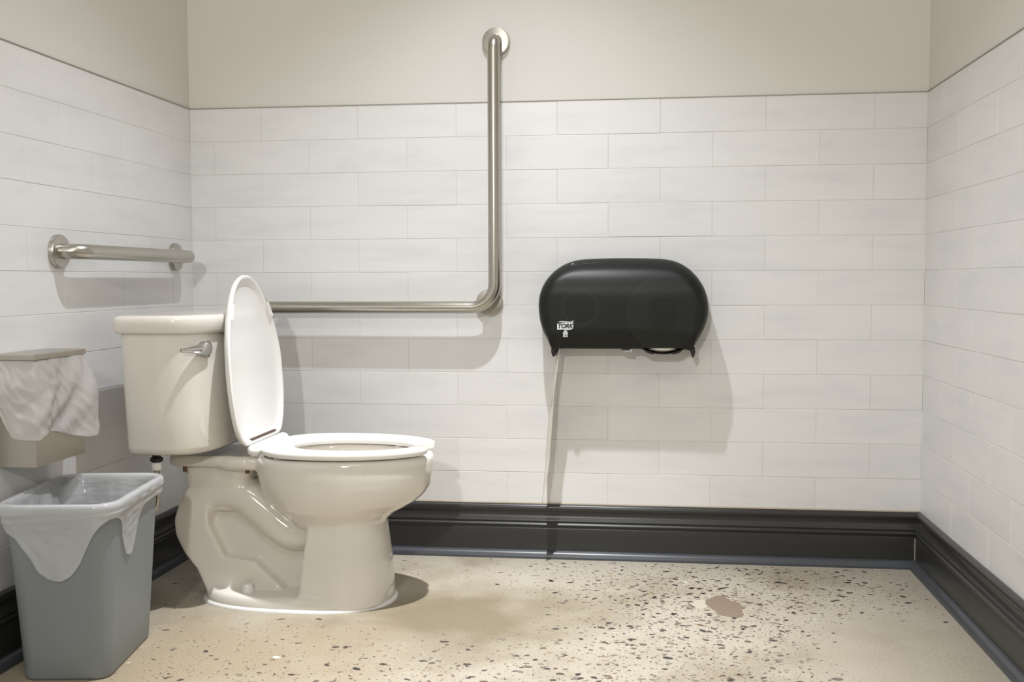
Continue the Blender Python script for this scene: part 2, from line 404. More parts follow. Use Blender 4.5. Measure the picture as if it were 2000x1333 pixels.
for i in order:
    r, x, y = chips[i]; mi = rng.choices(range(8), WT)[0]; vi = rng.randrange(16); rot = rng.gauss(0, .55)
    if i in big:
        key = (vi, mi)
        if key not in vm:
            vv, ff = chip_geo(variants[vi][0], 0, 0, 1, 0, 1)
            vv = [(a, c, .0005 if z == 1 else -.001) for a, c, z in vv]
            me = bpy.data.meshes.new('stone_chip'); me.from_pydata(vv, [], ff); me.materials.append(CHIP_M[mi]); vm[key] = me
        o = bpy.data.objects.new('stone_chip', vm[key]); COL.objects.link(o); o.parent = floor
        o.location = (x, y, 0); o.rotation_euler = (0, 0, rot); o.scale = (r, r, 1)
    else:
        vv, ff = chip_geo(variants[vi][0], x, y, r, rot, .0004); stuff[mi].add(vv, ff)
allv, allf, mats = [], [], []
for mi, mb in stuff.items():
    k = len(allv); allv += mb.v; allf += [tuple(q + k for q in f) for f in mb.f]; mats += [mi] * len(mb.f)
o = mk('small_stone_chips', allv, allf, None, floor)
for mt in CHIP_M: o.data.materials.append(mt)
o.data.polygons.foreach_set('material_index', mats); o['kind'] = 'stuff'
# repaired spots in the concrete
def blob(name, cx, cy, rx, ry, mat, seed, h, n=40, jag=.16):
    rg = random.Random(seed); pts = []
    for k in range(n):
        t = 2 * math.pi * k / n
        r = 1 + jag * math.sin(2 * t + seed) + jag * .5 * math.sin(5 * t + 2 * seed) + rg.uniform(-.05, .05)
        pts.append((math.cos(t) * r * rx, math.sin(t) * r * ry))
    vv, ff = chip_geo(pts, cx, cy, 1, 0, h); return mk(name, vv, ff, mat, floor)
blob('brown_patch', 1.627, -.452, .043, .088, M_PATCHF, 3, .0007)
blob('pale_patch', 1.565, -.44, .025, .035, M_PATCHL, 5, .0006)

# ------------------------------------------------------------------ L-shaped grab bar on the back wall
def flange(mb, c, axis, r=.0415, t=.013):
    return mb.lathe([(0, 0), (r, 0), (r, t * .72), (r * .96, t * .95), (r * .90, t), (0, t)], c, axis, 40)
RB = .0187; YB = -.060
gl = empty('grab_bar', (.970, 0, 1.16), 'brushed steel L-shaped grab bar on the back wall beside the dispenser', 'grab bar')
path = bend_path([(.970, -.008, 1.566), (.970, YB, 1.566), (.970, YB, .768), (.205, YB, .768), (.205, -.008, .768)], [.035, .072, .045], 14)
MB().tube(path, RB, 28).obj('rail', M_STEEL, gl, True, 50)
MB().tube([(.947, -.008, .783), (.947, -.045, .783)], RB * .92, 24).obj('stub', M_STEEL, gl, True, 50)
for c in ((.970, -.0005, 1.566), (.947, -.0005, .781), (.205, -.0005, .768)):
    flange(MB(), c, (0, -1, 0)).obj('flange', M_STEEL, gl, True, 35)
gs = empty('grab_bar', (0, -.46, .923), 'short straight brushed steel grab bar on the left wall above the toilet tank', 'grab bar')
path = bend_path([(.008, -.787, .923), (.060, -.787, .923), (.060, -.137, .923), (.008, -.137, .923)], [.038, .038], 14)
MB().tube(path, RB, 28).obj('rail', M_STEEL, gs, True, 50)
for y in (-.787, -.137): flange(MB(), (.0005, y, .923), (1, 0, 0)).obj('flange', M_STEEL, gs, True, 35)

# ------------------------------------------------------------------ toilet
YC = -.485
toilet = empty('toilet', (.48, YC, 0), 'white two-piece toilet with raised lid in the left corner', 'toilet')
def egg(xf, xr, hw, z, n=64, ef=2.0, er=2.6, yc=YC, split=.46):
    xc = xr + (xf - xr) * split; pts = []
    for k in range(n):
        t = 2 * math.pi * k / n; c, s = math.cos(t), math.sin(t)
        e = ef if c > 0 else er
        a = (xf - xc) if c > 0 else (xc - xr)
        pts.append((xc + a * math.copysign(abs(c) ** (2 / e), c), yc + hw * math.copysign(abs(s) ** (2 / e), s), z))
    return pts
B = MB()
outer = [(.500, .730, .105, .205), (.488, .742, .118, .222), (.470, .765, .134, .240), (.450, .792, .148, .254), (.434, .822, .160, .272), (.420, .843, .169, .292), (.408, .857, .1745, .316), (.400, .864, .177, .348), (.396, .8655, .178, .380), (.400, .862, .175, .3915), (.410, .854, .166, .396)]
rings = [egg(xf, xr, hw, z) for xr, xf, hw, z in outer]
inner = [(.455, .815, .128, .396), (.462, .808, .122, .388), (.462, .812, .126, .36), (.475, .79, .112, .32), (.51, .74, .08, .28), (.55, .68, .035, .262)]
rings += [egg(xf, xr, hw, z) for xr, xf, hw, z in inner]
B.loft(rings)
# pedestal under the bowl
def dshape(xr, xf, hw, z, n=48):
    pts = []
    for k in range(n + 1):
        t = -math.pi / 2 + math.pi * k / n; c, s = math.cos(t), math.sin(t)
        pts.append((xr + (xf - xr) * (.35 + .65 * abs(c) ** (2 / 2.4)), YC + hw * math.copysign(abs(s) ** (2 / 2.6), s), z))
    pts.append((xr, YC + hw * .97, z)); pts.append((xr, YC - hw * .97, z)); return pts
B.loft([dshape(xr, xf, hw, z) for xr, xf, hw, z in ((.532, .752, .138, .004), (.534, .751, .136, .04), (.542, .745, .127, .12), (.552, .735, .117, .20), (.556, .731, .112, .25))])
# foot plate
B.loft([egg(xf, xr, hw, z, ef=2.3, er=2.5, split=.55) for xr, xf, hw, z in ((.243, .755, .150, .002), (.245, .756, .150, .016), (.251, .753, .146, .030), (.262, .748, .138, .037))])
# trapway arch
def trap_path():
    pts = [(.60, .20), (.545, .190), (.50, .180), (.455, .205), (.410, .242), (.365, .275), (.315, .290), (.265, .278), (.240, .245), (.228, .20)]
    P = [Vector((a, YC, c)) for a, c in pts]; out = []
    for i in range(len(P) - 1):
        p0, p1, p2, p3 = P[max(i - 1, 0)], P[i], P[i + 1], P[min(i + 2, len(P) - 1)]
        for k in range(5):
            t = k / 5; out.append(.5 * ((2 * p1) + (p2 - p0) * t + (2 * p0 - 5 * p1 + 4 * p2 - p3) * t * t + (3 * p1 - p0 - 3 * p2 + p3) * t ** 3))
    out.append(P[-1]); return out
tp = trap_path(); rings = []
for i, p in enumerate(tp):
    t = (tp[min(i + 1, len(tp) - 1)] - tp[max(i - 1, 0)]).normalized(); nrm = Vector((-t.z, 0, t.x))
    rr = .043 + .008 * math.sin(math.pi * i / len(tp)); ry = .078
    ring = []
    for k in range(32):
        a = 2 * math.pi * k / 32; c, s = math.cos(a), math.sin(a)
        ring.append(p + nrm * (rr * math.copysign(abs(c) ** .8, c)) + Vector((0, ry * math.copysign(abs(s) ** .7, s), 0)))
    rings.append(ring)
B.loft(rings)
# rear outer bulge of the trapway and the low shoulder that runs to the outlet
def prism(poly, hw0, hw1=None):
    hw1 = hw0 if hw1 is None else hw1
    return [[(x, YC - hw0, z) for x, z in poly], [(x, YC + hw1, z) for x, z in poly]]
B.loft(prism([(.215, .30), (.192, .262), (.178, .215), (.182, .175), (.205, .128), (.240, .085), (.268, .02), (.49, .02), (.47, .045), (.395, .112), (.315, .120), (.272, .205), (.272, .26), (.30, .30)], .078))
# web behind the recess
B.loft(prism([(.24, .05), (.56, .02), (.56, .24), (.40, .28), (.22, .28)], .036))
# column under the deck
B.loft([egg(xf, xr, hw, z, n=40, ef=4, er=4, split=.5) for xr, xf, hw, z in ((.222, .35, .060, .24), (.205, .365, .072, .285), (.200, .382, .080, .32), (.195, .400, .086, .38))])
# deck carrying the tank
def rr3(x0, x1, hw, z, r): return [((x0 + x1) / 2 + a, YC + c, z) for a, c in rrect((x1 - x0) / 2, hw, r, 6)]
B.loft([rr3(.176, .42, .098, .364, .03), rr3(.171, .43, .106, .369, .035), rr3(.169, .435, .109, .385, .04), rr3(.173, .43, .105, .3945, .04)])
B.loft([rr3(.30, .445, .106, .358, .05), rr3(.29, .45, .116, .368, .06), rr3(.30, .45, .116, .386, .06), rr3(.31, .445, .106, .395, .06)])
bowl = B.obj('bowl', M_CERAMIC, toilet, True)
rm = bowl.modifiers.new('fuse', 'REMESH'); rm.mode = 'VOXEL'; rm.voxel_size = .0042; rm.use_smooth_shade = True
sm = bowl.modifiers.new('soften', 'SMOOTH'); sm.factor = .5; sm.iterations = 9
# caulk bead
B = MB(); oc = egg(.762, .238, .156, .0, ef=2.3, er=2.5, split=.55); rings = []
for dx, z in ((0, 0), (.0, .004), (-.004, .0085), (-.010, .010), (-.014, .004), (-.014, 0)):
    rings.append([(x + dx * (1 if x > .48 else -1) * min(1, abs(x - .48) / .1), y + dx * (1 if y > YC else -1) * min(1, abs(y - YC) / .05), z) for x, y, _ in oc])
B.loft(rings, False, False).obj('caulk_bead', M_CAULK, toilet, True)
# bolt caps
for s in (-1, 1):
    MB().lathe([(.0, .012), (.0165, .012), (.0160, .022), (.0135, .034), (.0115, .0385), (.007, .040), (0, .040)], (.388, YC + s * .100, .020), (0, 0, 1), 28).obj('bolt_cap', M_PLASTIC, toilet, True, 40)
# tank: straight back, strongly bowed front
def tank_ring(x0, xf, hw, z, n=96, xc=.20, ef=3.2, er=9.0):
    pts = []
    for k in range(n):
        t = 2 * math.pi * k / n; c, s = math.cos(t), math.sin(t); e = ef if c > 0 else er
        # even spacing along the straight sides
        pts.append((xc + ((xf - xc) if c > 0 else (xc - x0)) * math.copysign(abs(c) ** (2 / e), c), YC + hw * math.copysign(abs(s) ** (2 / e), s), z))
    return pts
MB().loft([tank_ring(*q) for q in [(.165, .285, .180, .411), (.134, .322, .222, .4145), (.126, .335, .234, .422), (.124, .339, .238, .434), (.120, .339, .240, .52), (.116, .338, .244, .64), (.114, .337, .246, .722)]]).obj('tank', M_CERAMIC, toilet, True, 60)
MB().loft([tank_ring(*q) for q in [(.108, .340, .249, .7195), (.102, .346, .255, .721), (.0995, .3495, .2585, .727), (.0985, .351, .260, .745), (.0985, .351, .260, .754), (.101, .348, .2575, .7605), (.106, .343, .252, .7643), (.122, .325, .234, .7660), (.16, .27, .16, .7662)]]).obj('tank_lid', M_CERAMIC, toilet, True, 60)
# flush lever
lv = MB(); PV = Vector((.3115, -.668, .682)); fx = Vector((.93, -.36, 0)).normalized()
lv.lathe([(0, -.004), (.019, -.004), (.0185, .005), (.014, .012), (.010, .015), (0, .015)], PV, fx, 28)
lev = lv.obj('flush_lever', M_CHROME, toilet, True, 40)
hp = MB(); rings = []; p0 = PV + fx * .018 + Vector((0, .016, .002)); p1 = Vector((.291, -.746, .6815)); side = (p1 - p0).normalized(); outw = Vector((-side.y, side.x, 0)) * -1
for t in np.linspace(0, 1, 14):
    c = p0.lerp(p1, t) + fx * (.007 * math.sin(t * math.pi))
    wz = .020 * (1 - t) ** 1.5 + .0055; wx = .006 * (1 - t) + .0035
    if t == 0: wz *= .6
    rings.append([c + fx * (wx * math.cos(a)) + Vector((0, 0, wz * math.sin(a) * (1.15 if math.sin(a) < 0 else .75))) for a in np.linspace(0, 2 * math.pi, 18, endpoint=False)])
hp.loft(rings).obj('handle', M_CHROME, lev, True, 50)
# tank bolts and supply
for x, y in ((.218, YC - .090), (.392, YC - .098)):
    MB().lathe([(0, 0), (.0055, 0), (.0055, .015), (0, .015)], (x, y, .350), (0, 0, 1), 10).obj('tank_bolt', M_BRASS, toilet, True, 40)
MB().lathe([(0, 0), (.012, 0), (.016, .003), (.016, .011), (.011, .014), (.011, .022), (0, .022)], (.178, YC - .168, .388), (0, 0, 1), 20).obj('supply_nut', M_BLACK, toilet, True, 30)
sp = bend_path([(.178, YC - .168, .389), (.178, YC - .168, .26), (.06, YC - .168, .21), (.003, YC - .168, .21)], [.05, .04], 10)
MB().lathe([(0, 0), (.0115, 0), (.0125, .004), (.0125, .016), (.011, .019), (0, .019)], (.178, YC - .168, .368), (0, 0, 1), 16).obj('coupling', M_PLASTIC, toilet, True, 30)
MB().tube(sp, .0068, 14).obj('supply_hose', M_STEEL, toilet, True)
flange(MB(), (.0005, YC - .168, .21), (1, 0, 0), .025, .008).obj('escutcheon', M_CHROME, toilet, True, 35)

# seat ring, open at the front
B = MB(); rings = []
NS = 72; TH0 = math.radians(15)
def seat_pt(th, r):
    """r 0 = inner edge, 1 = outer edge; th measured from the front"""
    c, s = math.cos(th), math.sin(th)
    e = 2.0 if c > 0 else 2.9
    cc, ss = math.copysign(abs(c) ** (2 / e), c), math.copysign(abs(s) ** (2 / e), s)
    xo = .622 + (.252 if c > 0 else .205) * cc; yo = .181 * ss
    xi = .640 + (.172 if c > 0 else .150) * math.copysign(abs(c) ** (2 / (2.0 if c > 0 else 2.2)), c); yi = .105 * math.copysign(abs(s) ** (2 / (2.0 if c > 0 else 2.2)), s)
    return xi + (xo - xi) * r, yi + (yo - yi) * r
for i in range(NS + 1):
    th = TH0 + (2 * math.pi - 2 * TH0) * i / NS
    end = min(i, NS - i); k = {0: .80, 1: .96}.get(end, 1)
    sec = []
    for a in np.linspace(0, 2 * math.pi, 24, endpoint=False):
        c, s = math.cos(a), math.sin(a)
        rr = .5 + .5 * k * math.copysign(abs(c) ** .45, c); zz = math.copysign(abs(s) ** .55, s)
        x, y = seat_pt(th, rr)
        zt = .4215 - .006 * (1 - rr)            # top slopes gently to the opening
        z = .4105 + (zt - .4105) * zz * k if zz > 0 else .4105 + .0125 * zz * k
        if zz < 0: z = .4105 + .0125 * zz * k
        sec.append((x, YC + y, z))
    rings.append(sec)
seat = B.loft(rings).obj('seat', M_PLASTIC, toilet, True, 60)
for x, s in ((.50, -1), (.50, 1), (.76, -1), (.76, 1)):
    yy = YC + s * (.135 if x < .6 else .105)
    MB().box((x - .02, yy - .006, .3945), (x + .02, yy + .006, .4005)).obj('bumper', M_PLASTIC, seat)
# raised lid, slightly dished along its height
LTAB = [(.424, .118), (.428, .132), (.436, .145), (.45, .157), (.475, .171), (.51, .182), (.55, .189), (.60, .1915), (.65, .189), (.70, .178), (.75, .156), (.80, .122), (.83, .094), (.85, .066), (.862, .036), (.8655, .014)]
XTAB = [(.42, .3985), (.46, .3945), (.50, .3918), (.55, .3885), (.60, .3845), (.65, .3812), (.70, .3755), (.75, .3695), (.80, .3628), (.83, .3584), (.87, .3535)]
def lid_x(z): return float(np.interp(z, [q[0] for q in XTAB], [q[1] for q in XTAB]))
def cat2(Pp, n=4):
    out = []
    for i in range(len(Pp) - 1):
        a, b2, c2, d2 = [np.array(Pp[min(max(j, 0), len(Pp) - 1)], float) for j in (i - 1, i, i + 1, i + 2)]
        for k in range(n):
            t = k / n; out.append(tuple(.5 * ((2 * b2) + (c2 - a) * t + (2 * a - 5 * b2 + 4 * c2 - d2) * t * t + (3 * b2 - a - 3 * c2 + d2) * t ** 3)))
    out.append(tuple(Pp[-1])); return out
hs = cat2([(w_, z_) for z_, w_ in LTAB])
LOUT = [(u, z) for u, z in hs] + [(-u, z) for u, z in hs[::-1]] + [(u, .4235) for u in (-.08, -.04, 0, .04, .08)]
LP = np.array(LOUT); tg_ = np.roll(LP, -1, 0) - np.roll(LP, 1, 0); LN = np.stack([-tg_[:, 1], tg_[:, 0]], 1); LN /= np.linalg.norm(LN, axis=1)[:, None]
if ((LP.mean(0) - LP) * LN).sum() < 0: LN = -LN
def lid_ring(shrink, depth):
    out = []
    for (u, z), nn in zip(LP, LN):
        if shrink <= .03: a, c = u + nn[0] * shrink, z + nn[1] * shrink
        else:
            b0 = (u + nn[0] * .03, z + nn[1] * .03); q = max(0, 1 - (shrink - .03) / .19)
            a, c = b0[0] * q, .62 + (b0[1] - .62) * q
        out.append((lid_x(c) + depth, YC + a, c + depth * .1))
    return out
rings = [lid_ring(.20, -.024), lid_ring(.12, -.0235), lid_ring(.05, -.0205), lid_ring(.018, -.015), lid_ring(.006, -.009), lid_ring(.001, -.002), lid_ring(0, .003), lid_ring(.0035, .0060), lid_ring(.008, .0063), lid_ring(.0120, .0035), lid_ring(.018, -.0025), lid_ring(.028, -.006), lid_ring(.06, -.0085), lid_ring(.12, -.0105), lid_ring(.20, -.011)]
lid = MB().loft(rings).obj('seat_lid', M_PLASTIC, toilet, True, 60)
for s in (-1, 1):
    z = .772; u = float(np.interp(z, [q[0] for q in LTAB], [q[1] for q in LTAB])) - .006
    mb = MB(); rg_ = []
    for d in (-.004, .0115):
        rg_.append([(lid_x(z + b_) + d, YC + s * (u + a - b_ * .55), z + b_) for a, b_ in ((-.0045, -.020), (.0035, -.020), (.0035, .020), (-.0045, .020))])
    mb.loft(rg_); mb.obj('lid_bumper', M_PLASTIC, lid)
# hinge cover with its slot
hx, hz = .416, .4125
hb = MB(); ys = np.linspace(-.128, .128, 40); rings = []
for y in ys:
    e = max(0, (abs(y) - .112) / .016); rr = .0155 * math.sqrt(max(0.02, 1 - e * e))
    rings.append([(hx + rr * 1.1 * math.cos(a), YC + y, hz + rr * math.sin(a)) for a in np.linspace(0, 2 * math.pi, 24, endpoint=False)])
hb.loft(rings).obj('hinge_cover', M_PLASTIC, toilet, True, 60)
zs_ = .4375; c = Vector((lid_x(zs_), YC, zs_)); vdir = Vector((0, 0, 1)); ndir = Vector((1, 0, 0))
mb = MB(); mb.loft([[c + Vector((0, 1, 0)) * a + vdir * b_ + ndir * d for a, b_ in ((-.092, -.0018), (.092, -.0018), (.092, .0018), (-.092, .0018))] for d in (-.012, .0072)])
mb.obj('hinge_slot', M_SLOT, lid)
for s in (-1, 1):
    MB().box((.405, YC + s * .085 - .018, .394), (.440, YC + s * .085 + .018, .405)).obj('hinge_foot', M_PLASTIC, toilet)

# ------------------------------------------------------------------ twin toilet paper dispenser
def dx(px): return 1.105 + (px - 1049) * .001472
def dz(py): return .7755 - (py - 600) * .001494
disp = empty('toilet_paper_dispenser', (1.353, 0, .765), 'black smoked-plastic twin roll dispenser with white logo on the back wall', 'dispenser')
OUT = [(1078, 693), (1073, 681), (1067, 668), (1058, 650), (1052, 630), (1049.5, 610), (1049.5, 592), (1053, 574), (1061, 556), (1073, 540), (1088, 527), (1106, 517), (1130, 510.5), (1160, 508.5), (1216, 507.5), (1270, 508.5), (1303, 510.5), (1327, 517), (1347, 529), (1363, 545), (1375, 563), (1382, 581), (1385.5, 600), (1385, 619), (1380, 639), (1372, 656), (1363, 671), (1357, 682), (1354, 693)]
def catmull(P, n=4):
    out = []
    for i in range(len(P) - 1):
        p0, p1, p2, p3 = [np.array(P[min(max(j, 0), len(P) - 1)], float) for j in (i - 1, i, i + 1, i + 2)]
        for k in range(n):
            t = k / n; out.append(tuple(.5 * ((2 * p1) + (p2 - p0) * t + (2 * p0 - 5 * p1 + 4 * p2 - p3) * t * t + (3 * p1 - p0 - 3 * p2 + p3) * t ** 3)))
    out.append(tuple(P[-1])); return out
top = [(dx(a), dz(b_)) for a, b_ in catmull(OUT)]
bot = [(dx(a), dz(b_)) for a, b_ in catmull([(1354, 693), (1345, 688.5), (1330, 686), (1305, 685), (1216, 685), (1130, 685), (1103, 686), (1088, 689), (1078, 693)])]
outl = top + bot[1:-1]; NTOP = len(top); N = len(outl)
P = np.array(outl); nxt = np.roll(P, -1, 0); prv = np.roll(P, 1, 0); tg = nxt - prv
nr = np.stack([tg[:, 1], -tg[:, 0]], 1); nr /= np.linalg.norm(nr, axis=1)[:, None]
cc = P.mean(0)
if ((cc - P) * nr).sum() < 0: nr = -nr
for _ in range(6): nr = (np.roll(nr, 1, 0) + nr * 2 + np.roll(nr, -1, 0)) / 4
nr /= np.linalg.norm(nr, axis=1)[:, None]
wz = np.clip((P[:, 1] - .655) / .05, 0.12, 1)       # little rounding along the bottom lip and the hooks
DEP = .135
def front_y(z):
    y = DEP
    if z < .690: y -= (.690 - z) * .55
    if z > .80: y -= ((z - .80) / .108) ** 2.4 * .055
    return y
rings = []
def ring3(Q, base): return [(q[0], -(base / DEP) * front_y(q[1]), q[1]) for q in Q]
rings.append(ring3(P, .001)); rings.append(ring3(P, .04)); rings.append(ring3(P, .085))
for a in (15, 30, 45, 60, 75, 90):
    t = math.radians(a); Q = P + nr * (.034 * (1 - math.cos(t)) * wz)[:, None]
    rings.append(ring3(Q, .085 + .050 * math.sin(t)))
Q9 = P + nr * (.034 * wz)[:, None]
cz_, cx_ = .765, 1.353
Q = Q9.copy()
for s in (.975, .94, .89, .82, .73, .62, .48, .32, .16):
    for _ in range(14): Q = (np.roll(Q, 1, 0) + 2 * Q + np.roll(Q, -1, 0)) / 4
    Qs = np.stack([cx_ + (Q[:, 0] - cx_) * s, cz_ + (Q[:, 1] - cz_) * s], 1)
    rings.append(ring3(Qs, DEP))
mb = MB(); v = [p for r in rings for p in r]; f = []
for i in range(len(rings) - 1):
    for j in range(N):
        k = (j + 1) % N
        if j >= NTOP - 1 and i < 6: continue           # open underneath
        f.append((i * N + j, i * N + k, (i + 1) * N + k, (i + 1) * N + j))
f.append(tuple((len(rings) - 1) * N + j for j in range(N)))
mb.add(v, f)
cover = mb.obj('cover', M_COVER, disp, True, 50)
so = cover.modifiers.new('thick', 'SOLIDIFY'); so.thickness = .0025; so.offset = -1
# back plate
mb = MB(); Qb = P + nr * .006; mb.loft([[(q[0], -.0008, q[1]) for q in Qb], [(q[0], -.006, q[1]) for q in Qb]])
mb.obj('back_plate', M_DARKP, disp)
for px, s in ((1080.5, 1), (1355, -1)):               # feet of the cover on both sides
    mb = MB(); x = dx(px)
    for y0, y1 in ((-.112, -.012),):
        poly = [(x - s * .006, dz(683)), (x + s * .006, dz(685)), (x + s * .004, dz(694)), (x + s * .0005, dz(702)), (x - s * .004, dz(699)), (x - s * .007, dz(691))]
        mb.loft([[(a, y0, c) for a, c in poly], [(a, y1, c) for a, c in poly]])
    mb.obj('side_foot', M_DARKP, disp)
MB().box((dx(1215), -.114, dz(687)), (dx(1232), -.096, dz(680.5))).obj('latch', M_BLACK, disp)
MB().box((dx(1220), -.10, dz(691)), (dx(1236), -.085, dz(686))).obj('latch_tab', M_LOGO, disp)
RX, RZ = dx(1297), dz(606); LX, LZ = dx(1133), dz(605)
mb = MB(); arc = []
for a in np.linspace(math.radians(226), math.radians(314), 40):
    r_o = .1375 if (math.radians(248) < a < math.radians(258) or math.radians(282) < a < math.radians(292)) else .1342
    arc.append((a, r_o))
rings = [[(RX + rr * math.cos(a), y, RZ + rr * math.sin(a)) for rr, y in ((.1315, -.104), (ro, -.104), (ro, -.012), (.1315, -.012))] for a, ro in arc]
mb.loft(rings); mb.obj('roll_cradle', M_DARKP, disp, False)
for X, Z in ((RX, RZ), (LX, LZ)):
    MB().lathe([(0, 0), (.017, 0), (.017, .108), (0, .108)], (X, -.004, Z), (0, -1, 0), 20).obj('spindle', M_DARKP, disp, True, 40)
# logo on the cover
fy = -(DEP + .0006)
def flat(name, polys, mat, parent, y0, th=.0008):
    mb = MB()
    for poly in polys: mb.loft([[(a, y0 - th, c) for a, c in poly], [(a, y0 + .0004, c) for a, c in poly]])
    return mb.obj(name, mat, parent)
def lp(a, b_): return (dx(1080 + a * .06002), dz(600 + b_ * .06002))     # pixels of the 1666-wide close-up
def curve(f0, x0, x1, n=14): return [(x0 + (x1 - x0) * k / n, f0(k / n)) for k in range(n + 1)]
upper = curve(lambda t: 585 - 30 * math.sin(t * math.pi * .75) - 5 * t + 35 * max(0, .5 - abs(t - .75)) * t - (30 * max(0, t - .8) / .2), 155, 682)
lower = curve(lambda t: 785 - 22 * math.sin(t * math.pi * .8) * (1 - t) + 20 * math.sin(math.pi * t * t) * t - 40 * max(0, t - .7) / .3, 155, 682)
flat('logo_badge', [[lp(*q) for q in upper] + [lp(*q) for q in lower[::-1]]], M_LOGO, disp, fy)
wu = curve(lambda t: 522 - 40 * math.sin(t * math.pi * .8) * (1 - t) + 24 * math.sin(math.pi * t) * t - 36 * max(0, t - .75) / .25, 195, 706)
wl = [(x + 4, y + 10 + 22 * math.sin(math.pi * k / 14)) for k, (x, y) in enumerate(wu)]
flat('logo_wave', [[lp(*q) for q in wu] + [lp(*q) for q in wl[::-1]]], M_LOGO, disp, fy)
tri = []
def stroke(a, b_, w):
    a, b_ = np.array(a, float), np.array(b_, float); d = (b_ - a) / np.linalg.norm(b_ - a); q = np.array([-d[1], d[0]]) * w / 2
    return [lp(*(a + q)), lp(*(b_ + q)), lp(*(b_ - q)), lp(*(a - q))]
for a, b_ in (((405, 790), (340, 912)), ((440, 790), (512, 912)), ((340, 905), (390, 915)), ((512, 905), (465, 915)), ((425, 815), (375, 905)), ((425, 815), (478, 905)), ((355, 940), (497, 940)), ((425, 845), (395, 915)), ((425, 845), (458, 915)), ((395, 915), (458, 915))):
    tri.append(stroke(a, b_, 17))
flat('logo_triangles', tri, M_LOGO, disp, fy)
def lettering(name, body, size, x, z, y, shear, mat, parent, bold=0.0, sx=1.0):
    cu = bpy.data.curves.new(name, 'FONT'); cu.body = body; cu.size = size; cu.shear = shear; cu.align_x = 'CENTER'; cu.align_y = 'CENTER'
    cu.extrude = .0004; cu.offset = bold; cu.resolution_u = 4
    t = bpy.data.objects.new(name, cu); COL.objects.link(t)
    me = bpy.data.meshes.new_from_object(t.evaluated_get(bpy.context.evaluated_depsgraph_get()))
    bpy.data.objects.remove(t)
    vs = [(x + q.co.x * sx, y - q.co.z, z + q.co.y) for q in me.vertices]; fs = [tuple(p.vertices) for p in me.polygons]
    bpy.data.meshes.remove(me)
    return mk(name, vs, fs, mat, parent)
tx, tz = lp(413, 667); lettering('brand_lettering', 'TORK', .0178, tx, tz, fy - .0012, .22, M_INK, disp, .0006, .93)
tx, tz = lp(425, 990); lettering('small_lettering', 'SCA', .0085, tx, tz, fy - .0003, 0, M_LOGO, disp, .0003, .9)
# worn scuff near the top edge
pts = [(1114, 520), (1118, 518), (1122, 520.5), (1127, 519), (1131, 523.5), (1136, 519), (1146, 517.5), (1152, 519), (1160, 517), (1168, 516.5)]
sc = []
for (a, b_), (c, d) in zip(pts, pts[1:]):
    sc.append([(dx(a), dz(b_ - .7)), (dx(c), dz(d - .7)), (dx(c), dz(d + .7)), (dx(a), dz(b_ + .7))])
mb = MB()
for q in sc: mb.loft([[(a, -(front_y(c) - .0135 - e), c) for a, c in q] for e in (.0, -.002)])
mb.obj('scuff', M_SCUFF, disp)

def paper_roll(X, Z, R, label):
    t = empty('toilet_paper_roll', (X, -.06, Z), label, 'toilet paper roll')
    n = 48
    mb = MB(); rings = []
    for rr, y in ((.0435, -.108), (R, -.108), (R, -.014), (.0435, -.014), (.0435, -.108)):
        rings.append([(X + rr * math.cos(2 * math.pi * k / n), y, Z + rr * math.sin(2 * math.pi * k / n)) for k in range(n)])
    mb.loft(rings, False, False).obj('paper', M_PAPER, t, True, 40)
    mb = MB(); rings = []
    for rr, y in ((.0180, -.1095), (.0430, -.1095), (.0430, -.013), (.0180, -.013), (.0180, -.1095)):
        rings.append([(X + rr * math.cos(2 * math.pi * k / n), y, Z + rr * math.sin(2 * math.pi * k / n)) for k in range(n)])
    mb.loft(rings, False, False).obj('core', M_CARD, t, True, 40)
    return t
paper_roll(RX, RZ - .014, .108, 'full jumbo paper roll in the right side of the dispenser')
lr = paper_roll(LX, LZ, .056, 'nearly used paper roll in the left side with a hanging strip')
# strip hanging from the left roll
rows = []
for i in range(46):
    t = i / 45; z = LZ + .01 - t * (LZ + .01 - .184)
    x = LX - .070 + (t * .08 * math.exp(-8 * t)) - .046 * t ** 1.1 if False else None
    if t < .30:
        s = t / .30; x = (LX - .0562) + (1.158 - (LX - .0562)) * s
    else:
        s = (t - .30) / .70; x = 1.158 - .041 * s ** .9
    wmul = 1.0 if t < .78 else max(.05, 1 - (t - .78) / .22 * .95)
    tw = .0055 + .0045 * max(0, min(1, (t - .45) / .3)) + .0015 * math.sin(t * 14)
    row = []
    for q in np.linspace(0, 1, 9):
        y = -.112 + .094 * (q * wmul)
        row.append((x - tw * (q - .5) * 2 * wmul + .002 * wmul * math.sin(q * 5 + t * 9), y, z))
    rows.append(row)
mb = MB(); mb.loft(rows, False, False, closed=False)
st = mb.obj('hanging_strip', M_PAPER, lr, True)
so = st.modifiers.new('thick', 'SOLIDIFY'); so.thickness = .0006

